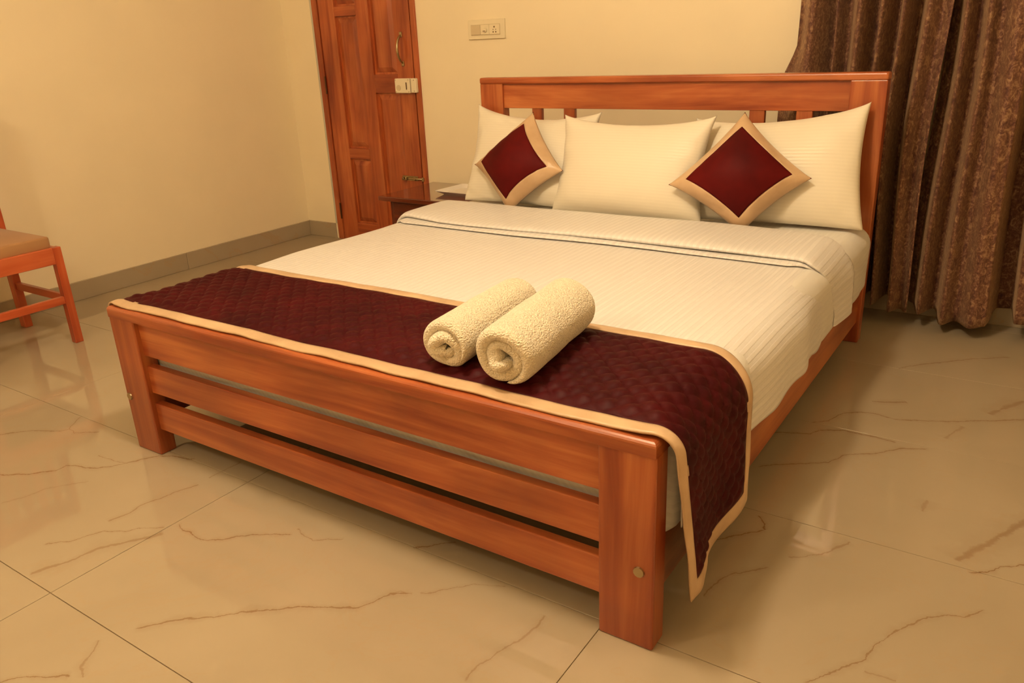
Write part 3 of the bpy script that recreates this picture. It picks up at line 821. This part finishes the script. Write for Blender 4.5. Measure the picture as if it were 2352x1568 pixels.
# ------------------------------------------------------------------ rolled towels
def towel(label, a, b, R, seed, squash=0.95, turns=2.35, twist=0.0):
    """roll along a->b (bottom-centre points): a thick spiral band swept along the axis"""
    a, b = Vector(a), Vector(b); ax = (b - a); L = ax.length; ax.normalize()
    sd = ax.cross(Vector((0, 0, 1))).normalized(); up = sd.cross(ax)
    n_sp = 120; th = R / (turns + 0.30)
    tt = np.linspace(0, 1, n_sp)
    rmid = th * 0.24 + (R - th / 2 - th * 0.24) * tt
    ang = -(tt - 1) * turns * 2 * PI - PI * 0.40 + twist
    r_ = np.random.default_rng(seed)
    # lumpy middle line
    lump = 0.14 * np.sin(ang * 2 + seed) + 0.10 * np.sin(ang * 3 + 2 * seed)
    rmid = rmid * (1 + lump * (1 - tt) * 1.3)
    half = th * 0.47 * np.ones(n_sp)
    half *= np.sqrt(np.clip((1 - tt) / 0.13, 0.004, 1)) * np.sqrt(np.clip(tt / 0.03, 0.02, 1))
    rmid = rmid + (th * 0.495 - half) * (tt > 0.5) * -0.6
    cx, cy = rmid * np.cos(ang), rmid * np.sin(ang)
    tx, ty = np.gradient(cx), np.gradient(cy); ln = np.hypot(tx, ty); tx /= ln; ty /= ln
    out_x, out_y = cx - ty * half, cy + tx * half
    in_x, in_y = cx + ty * half, cy - tx * half
    ox = np.concatenate([out_x, in_x[::-1]]); oy = np.concatenate([out_y, in_y[::-1]])
    mx_, my_ = np.concatenate([cx, cx[::-1]]), np.concatenate([cy, cy[::-1]])
    endr = th * 0.52
    qe = endr * (1 - np.cos(np.linspace(0, PI / 2, 9)))
    zl = np.concatenate([qe, np.linspace(endr, L - endr, 56)[1:-1], (L - qe)[::-1]]) / L
    n_l = len(zl)
    ptn = []
    tcat = np.concatenate([tt, tt[::-1]])
    stag = 0.012 * np.sin(tcat * 9 + seed) - 0.010 * (1 - tcat)        # inner layers sit a little deeper / proud
    for k, zz in enumerate(zl):
        d = zz * L; e = min(d, L - d)
        sh = 1 - math.sqrt(max(0, 1 - (1 - min(e, endr) / endr) ** 2))     # rounded band ends
        f = max(0.06, 1 - sh)
        X = mx_ + (ox - mx_) * f; Yv = my_ + (oy - my_) * f
        endf = max(0, 1 - d / 0.05) - max(0, 1 - (L - d) / 0.05)
        D = d + stag * endf * 1.0
        rad = np.hypot(X, Yv)
        q = np.stack([X * 30, Yv * 30, np.full_like(X, d * 22)], -1)
        bum = 0.0028 * vnoise(q, 1.0, seed + 5, 3) * np.clip(rad / R * 1.6 - 0.4, 0, 1)
        X = X * (1 + bum / R); Yv = Yv * (1 + bum / R)
        Yv = Yv * squash
        Yv = np.where(Yv < -R * 0.80, -R * 0.80 + (Yv + R * 0.80) * 0.35, Yv)     # flattened where it lies
        ptn.append(np.stack([X, Yv, D], -1))
    G_ = np.array(ptn)                                                    # (n_l, m, 3)
    lift = -G_[..., 1].min()
    Wp = np.array(a)[None, None] + G_[..., 0:1] * np.array(sd) + (G_[..., 1:2] + lift) * np.array(up) + G_[..., 2:3] * np.array(ax)
    Wp = Wp.transpose(1, 0, 2)
    n_o = Wp.shape[0]
    c = Vector((a + b) / 2)
    bm = bmesh.new()
    vs = [[bm.verts.new(Vector(Wp[i, k]) - c) for k in range(n_l)] for i in range(n_o)]
    for i in range(n_o):
        i2 = (i + 1) % n_o
        for k in range(n_l - 1):
            bm.faces.new((vs[i][k], vs[i2][k], vs[i2][k + 1], vs[i][k + 1]))
    for k in (0, n_l - 1):                                                # close the band ends
        for i in range(n_sp - 1):
            q = (vs[i][k], vs[i + 1][k], vs[n_o - 2 - i][k], vs[n_o - 1 - i][k])
            if len(set(q)) == 4: bm.faces.new(q)
    bmesh.ops.recalc_face_normals(bm, faces=bm.faces[:])
    for f in bm.faces: f.smooth = True
    me = bpy.data.meshes.new('rolled_towel'); bm.to_mesh(me); bm.free()
    return tag(link('rolled_towel', me, M['terry'], None, c), label, 'towel', 'rolled towels on the runner')
towel('rolled cream towel lying on the runner, the roll farther from the curtain', (0.368, 0.062, 0.5075), (0.326, 0.425, 0.5055), 0.080, 2, 0.97, 2.05, 0.25 * PI)
towel('rolled cream towel lying on the runner, the roll nearer the curtain', (0.534, 0.048, 0.5065), (0.482, 0.425, 0.5055), 0.087, 4, 0.98, 2.15, -0.15)
# ------------------------------------------------------------------ nightstand with a dish
NX0, NX1, NY0, NY1, NZ = -1.617, -0.985, 1.980, 2.462, 0.430
ns = empty('nightstand', ((NX0 + NX1) / 2, (NY0 + NY1) / 2, 0), 'dark glossy red-brown wooden nightstand between bed and door', 'nightstand')
box('top', (NX0, NX1), (NY0, NY1), (NZ - 0.026, NZ), M['night_x'], ns, 0.004)
BX0, BX1, BY0, BY1 = NX0 + 0.055, NX1 - 0.035, NY0 + 0.035, NY1 - 0.01
box('side_panel', (BX0, BX0 + 0.02), (BY0, BY1), (0.05, NZ - 0.025), M['night_z'], ns, 0.002, 1)
box('side_panel', (BX1 - 0.02, BX1), (BY0, BY1), (0.05, NZ - 0.025), M['night_z'], ns, 0.002, 1)
box('back_panel', (BX0, BX1), (BY1 - 0.012, BY1), (0.05, NZ - 0.025), M['night_x'], ns, 0.001, 1)
box('bottom_shelf', (BX0 + 0.01, BX1 - 0.01), (BY0, BY1), (0.06, 0.08), M['night_x'], ns, 0.001, 1)
d = box('drawer', (BX0 + 0.022, BX1 - 0.022), (BY0 - 0.006, BY0 + 0.3), (0.27, NZ - 0.032), M['night_x'], ns, 0.003)
tube('knob', [((BX0 + BX1) / 2, BY0 - 0.005, 0.335), ((BX0 + BX1) / 2, BY0 - 0.026, 0.335)], [0.006, 0.013], M['metal'], d, 14)
box('cabinet_door', (BX0 + 0.022, BX1 - 0.022), (BY0 - 0.004, BY0 + 0.014), (0.085, 0.264), M['night_z'], ns, 0.003)
for sx in (BX0, BX1 - 0.04):
    for sy in (BY0, BY1 - 0.04): box('leg', (sx, sx + 0.04), (sy, sy + 0.04), (0, 0.06), M['night_z'], ns, 0.003)

def dish(cx, cy, z, w):
    """square flared dish"""
    bm = bmesh.new()
    def ring(h, zz, r=0.012, n=4):
        out = []
        for qx, qy, a0 in ((1, 1, 0), (-1, 1, 90), (-1, -1, 180), (1, -1, 270)):
            for k in range(n):
                a = math.radians(a0 + 90 * k / (n - 1))
                out.append(bm.verts.new((qx * (h - r) + r * math.cos(a), qy * (h - r) + r * math.sin(a), zz)))
        return out
    rings = [ring(w * 0.36, 0.0), ring(w * 0.38, 0.004), ring(w * 0.5, 0.020), ring(w * 0.505, 0.023), ring(w * 0.49, 0.022), ring(w * 0.37, 0.007)]
    for r1, r2 in zip(rings, rings[1:]):
        for k in range(len(r1)):
            k2 = (k + 1) % len(r1); bm.faces.new((r1[k], r1[k2], r2[k2], r2[k]))
    bm.faces.new(rings[0][::-1]); bm.faces.new(rings[-1])
    bmesh.ops.recalc_face_normals(bm, faces=bm.faces[:])
    me = bpy.data.meshes.new('square_dish'); bm.to_mesh(me); bm.free()
    o = link('square_dish', me, M['ceramic'], None, (cx, cy, z))
    o.rotation_euler = (0, 0, math.radians(-3))
    return tag(o, 'white square ceramic dish on the nightstand', 'dish')
dish(-1.205, 2.235, NZ, 0.24)

# ------------------------------------------------------------------ curtains
def curtain(name, knots, z_top, hem, label, seed, edge_l=None):
    """knots: list of (x, y) ridge/valley positions seen from above, eased between; hem(x) gives hem height"""
    k = np.array(knots, float)
    xs_, ys_ = [], []
    per = 12
    for i in range(len(k) - 1):
        t = np.linspace(0, 1, per, endpoint=False); w = (1 - np.cos(PI * t)) / 2
        xs_.append(k[i, 0] + (k[i + 1, 0] - k[i, 0]) * t); ys_.append(k[i, 1] + (k[i + 1, 1] - k[i, 1]) * w)
    xs_ = np.concatenate(xs_ + [[k[-1, 0]]]); ys_ = np.concatenate(ys_ + [[k[-1, 1]]])
    nz = 60
    tz = np.linspace(0, 1, nz)
    X = np.repeat(xs_[:, None], nz, 1); Yc = np.repeat(ys_[:, None], nz, 1)
    zb = hem(xs_)
    Z = zb[:, None] + (z_top - zb[:, None]) * tz[None, :]
    low = (1 - tz)[None, :]
    ym = ys_.mean()
    Yc = ym + (Yc - ym) * (0.85 + 0.30 * low)
    X = X + 0.010 * np.sin(Z * 2.3 + X * 9 + seed) + 0.006 * np.sin(Z * 5.1 + seed)
    Yc = Yc + 0.006 * np.sin(Z * 3.1 + X * 14 + seed)
    if edge_l is not None: X = X + edge_l(X, Z)
    P = np.stack([X, Yc, Z], -1)
    o = from_grid(name, P, M['curtain'], solid=0.003, origin=(xs_.mean(), ym, 0))
    return o
RODZ = 2.28
YA, YV = 2.275, 2.440            # ridge and valley depths
kA = [(0.455, 2.40), (0.535, 2.285), (0.600, YV), (0.622, 2.345), (0.655, YV), (0.728, YA), (0.770, YV), (0.808, 2.285), (0.847, YV), (0.885, 2.275), (0.916, 2.450), (0.965, 2.26), (1.000, 2.33), (1.028, 2.30)]
def flare(X, Z):
    return -0.05 * np.clip((1.12 - Z) / 0.12, 0, 1) * np.clip((0.56 - X) / 0.10, 0, 1)
curA = tag(curtain('curtain', kA, RODZ, lambda x: 0.075 + 0.012 * np.sin(x * 17) + 0 * x, '', 1.0, flare),
           'brown and maroon damask curtain hanging behind the headboard end', 'curtain', 'brown damask curtains')
kB = [(1.010, 2.425), (1.040, 2.40), (1.078, 2.285), (1.118, 2.39), (1.162, 2.255), (1.200, 2.315), (1.262, 2.235), (1.305, 2.26), (1.335, 2.445), (1.385, 2.445), (1.410, 2.27), (1.50, 2.30), (1.55, 2.43), (1.62, 2.31), (1.69, 2.43), (1.77, 2.31), (1.85, 2.43), (1.93, 2.32), (2.0, 2.42)]
curB = tag(curtain('curtain', kB, RODZ, lambda x: 0.072 + 0.012 * np.sin(x * 13 + 2) - 0.015 * ((x > 1.14) & (x < 1.32)), '', 2.2),
           'brown and maroon damask curtain hanging clear of the bed', 'curtain', 'brown damask curtains')
# stitched edge of the first curtain
P_edge = []
me = curA.data
nz = 60
vv = [me.vertices[len(me.vertices) - nz + k].co + curA.location for k in range(nz)]
tube('stitched_edge', [v + Vector((0.002, -0.003, 0)) for v in vv], 0.0042, M['curtain'], curA, 6)['label'] = 'thin stitched side hem'
rod = empty('curtain_rod', (1.2, 2.37, RODZ), 'brass curtain rod above the curtains', 'curtain rod')
tube('pole', [(0.30, 2.37, RODZ + 0.0145), (2.2, 2.37, RODZ + 0.0145)], 0.014, M['metal'], rod, 14)
for bx in (0.36, 1.25, 2.15): box('bracket', (bx - 0.012, bx + 0.012), (2.36, YB + 0.002), (RODZ + 0.003, RODZ + 0.03), M['metal'], rod, 0.003)

# ------------------------------------------------------------------ chair by the plain wall (faces the bed)
CX0, CX1, CY0, CY1 = -2.605, -2.105, 0.030, 0.484
LG = 0.036
ch = empty('chair', ((CX0 + CX1) / 2, (CY0 + CY1) / 2, 0), 'reddish wooden chair with tan padded seat by the wall', 'chair')
for ya in (CY0, CY1 - LG):
    box('leg', (CX1 - LG, CX1), (ya, ya + LG), (0, 0.442), M['chair_z'], ch, 0.003)
    # rear leg runs up into the back post, leaning a little backwards
    lg = box('leg', (CX0, CX0 + LG + 0.012), (ya, ya + LG), (0, 1.06), M['chair_z'], ch, 0.003)
    for v in lg.data.vertices:
        zz = v.co.z + 0.53
        if zz > 0.45: v.co.x -= (zz - 0.45) * 0.03
    box('side_rail', (CX0 + LG - 0.004, CX1 - LG + 0.004), (ya + 0.006, ya + LG - 0.006), (0.372, 0.440), M['chair_x'], ch, 0.002, 1)
    box('stretcher', (CX0 + LG - 0.004, CX1 - LG + 0.004), (ya + 0.008, ya + LG - 0.008), (0.190, 0.225), M['chair_x'], ch, 0.002, 1)
box('front_rail', (CX1 - LG + 0.004, CX1 - 0.003), (CY0 + LG - 0.004, CY1 - LG + 0.004), (0.369, 0.441), M['chair_y'], ch, 0.002, 1)
box('rear_rail', (CX0 + 0.006, CX0 + LG - 0.006), (CY0 + LG - 0.004, CY1 - LG + 0.004), (0.372, 0.440), M['chair_y'], ch, 0.002, 1)
box('front_stretcher', (CX1 - LG + 0.008, CX1 - 0.006), (CY0 + LG - 0.004, CY1 - LG + 0.004), (0.187, 0.221), M['chair_y'], ch, 0.002, 1)
so = box('seat', (CX0 + LG + 0.002, CX1 - 0.022), (CY0 + 0.015, CY1 - 0.028), (0.436, 0.490), M['seat'], ch, 0.010, 3)
for p in so.data.polygons: p.use_smooth = True
for z0, z1 in ((0.58, 0.64), (0.96, 1.06)):
    r_ = box('back_rail', (CX0 + 0.006, CX0 + LG - 0.006), (CY0 + LG - 0.004, CY1 - LG + 0.004), (z0, z1), M['chair_y'], ch, 0.003)
    r_.location.x -= ((z0 + z1) / 2 - 0.45) * 0.03
for k in range(5):
    yc = CY0 + LG + 0.05 + k * (CY1 - CY0 - 2 * LG - 0.1) / 4
    s_ = box('back_slat', (CX0 + 0.010, CX0 + LG - 0.012), (yc - 0.02, yc + 0.02), (0.635, 0.965), M['chair_z'], ch, 0.002, 1)
    for v in s_.data.vertices: v.co.x -= (v.co.z + 0.80 - 0.45) * 0.03
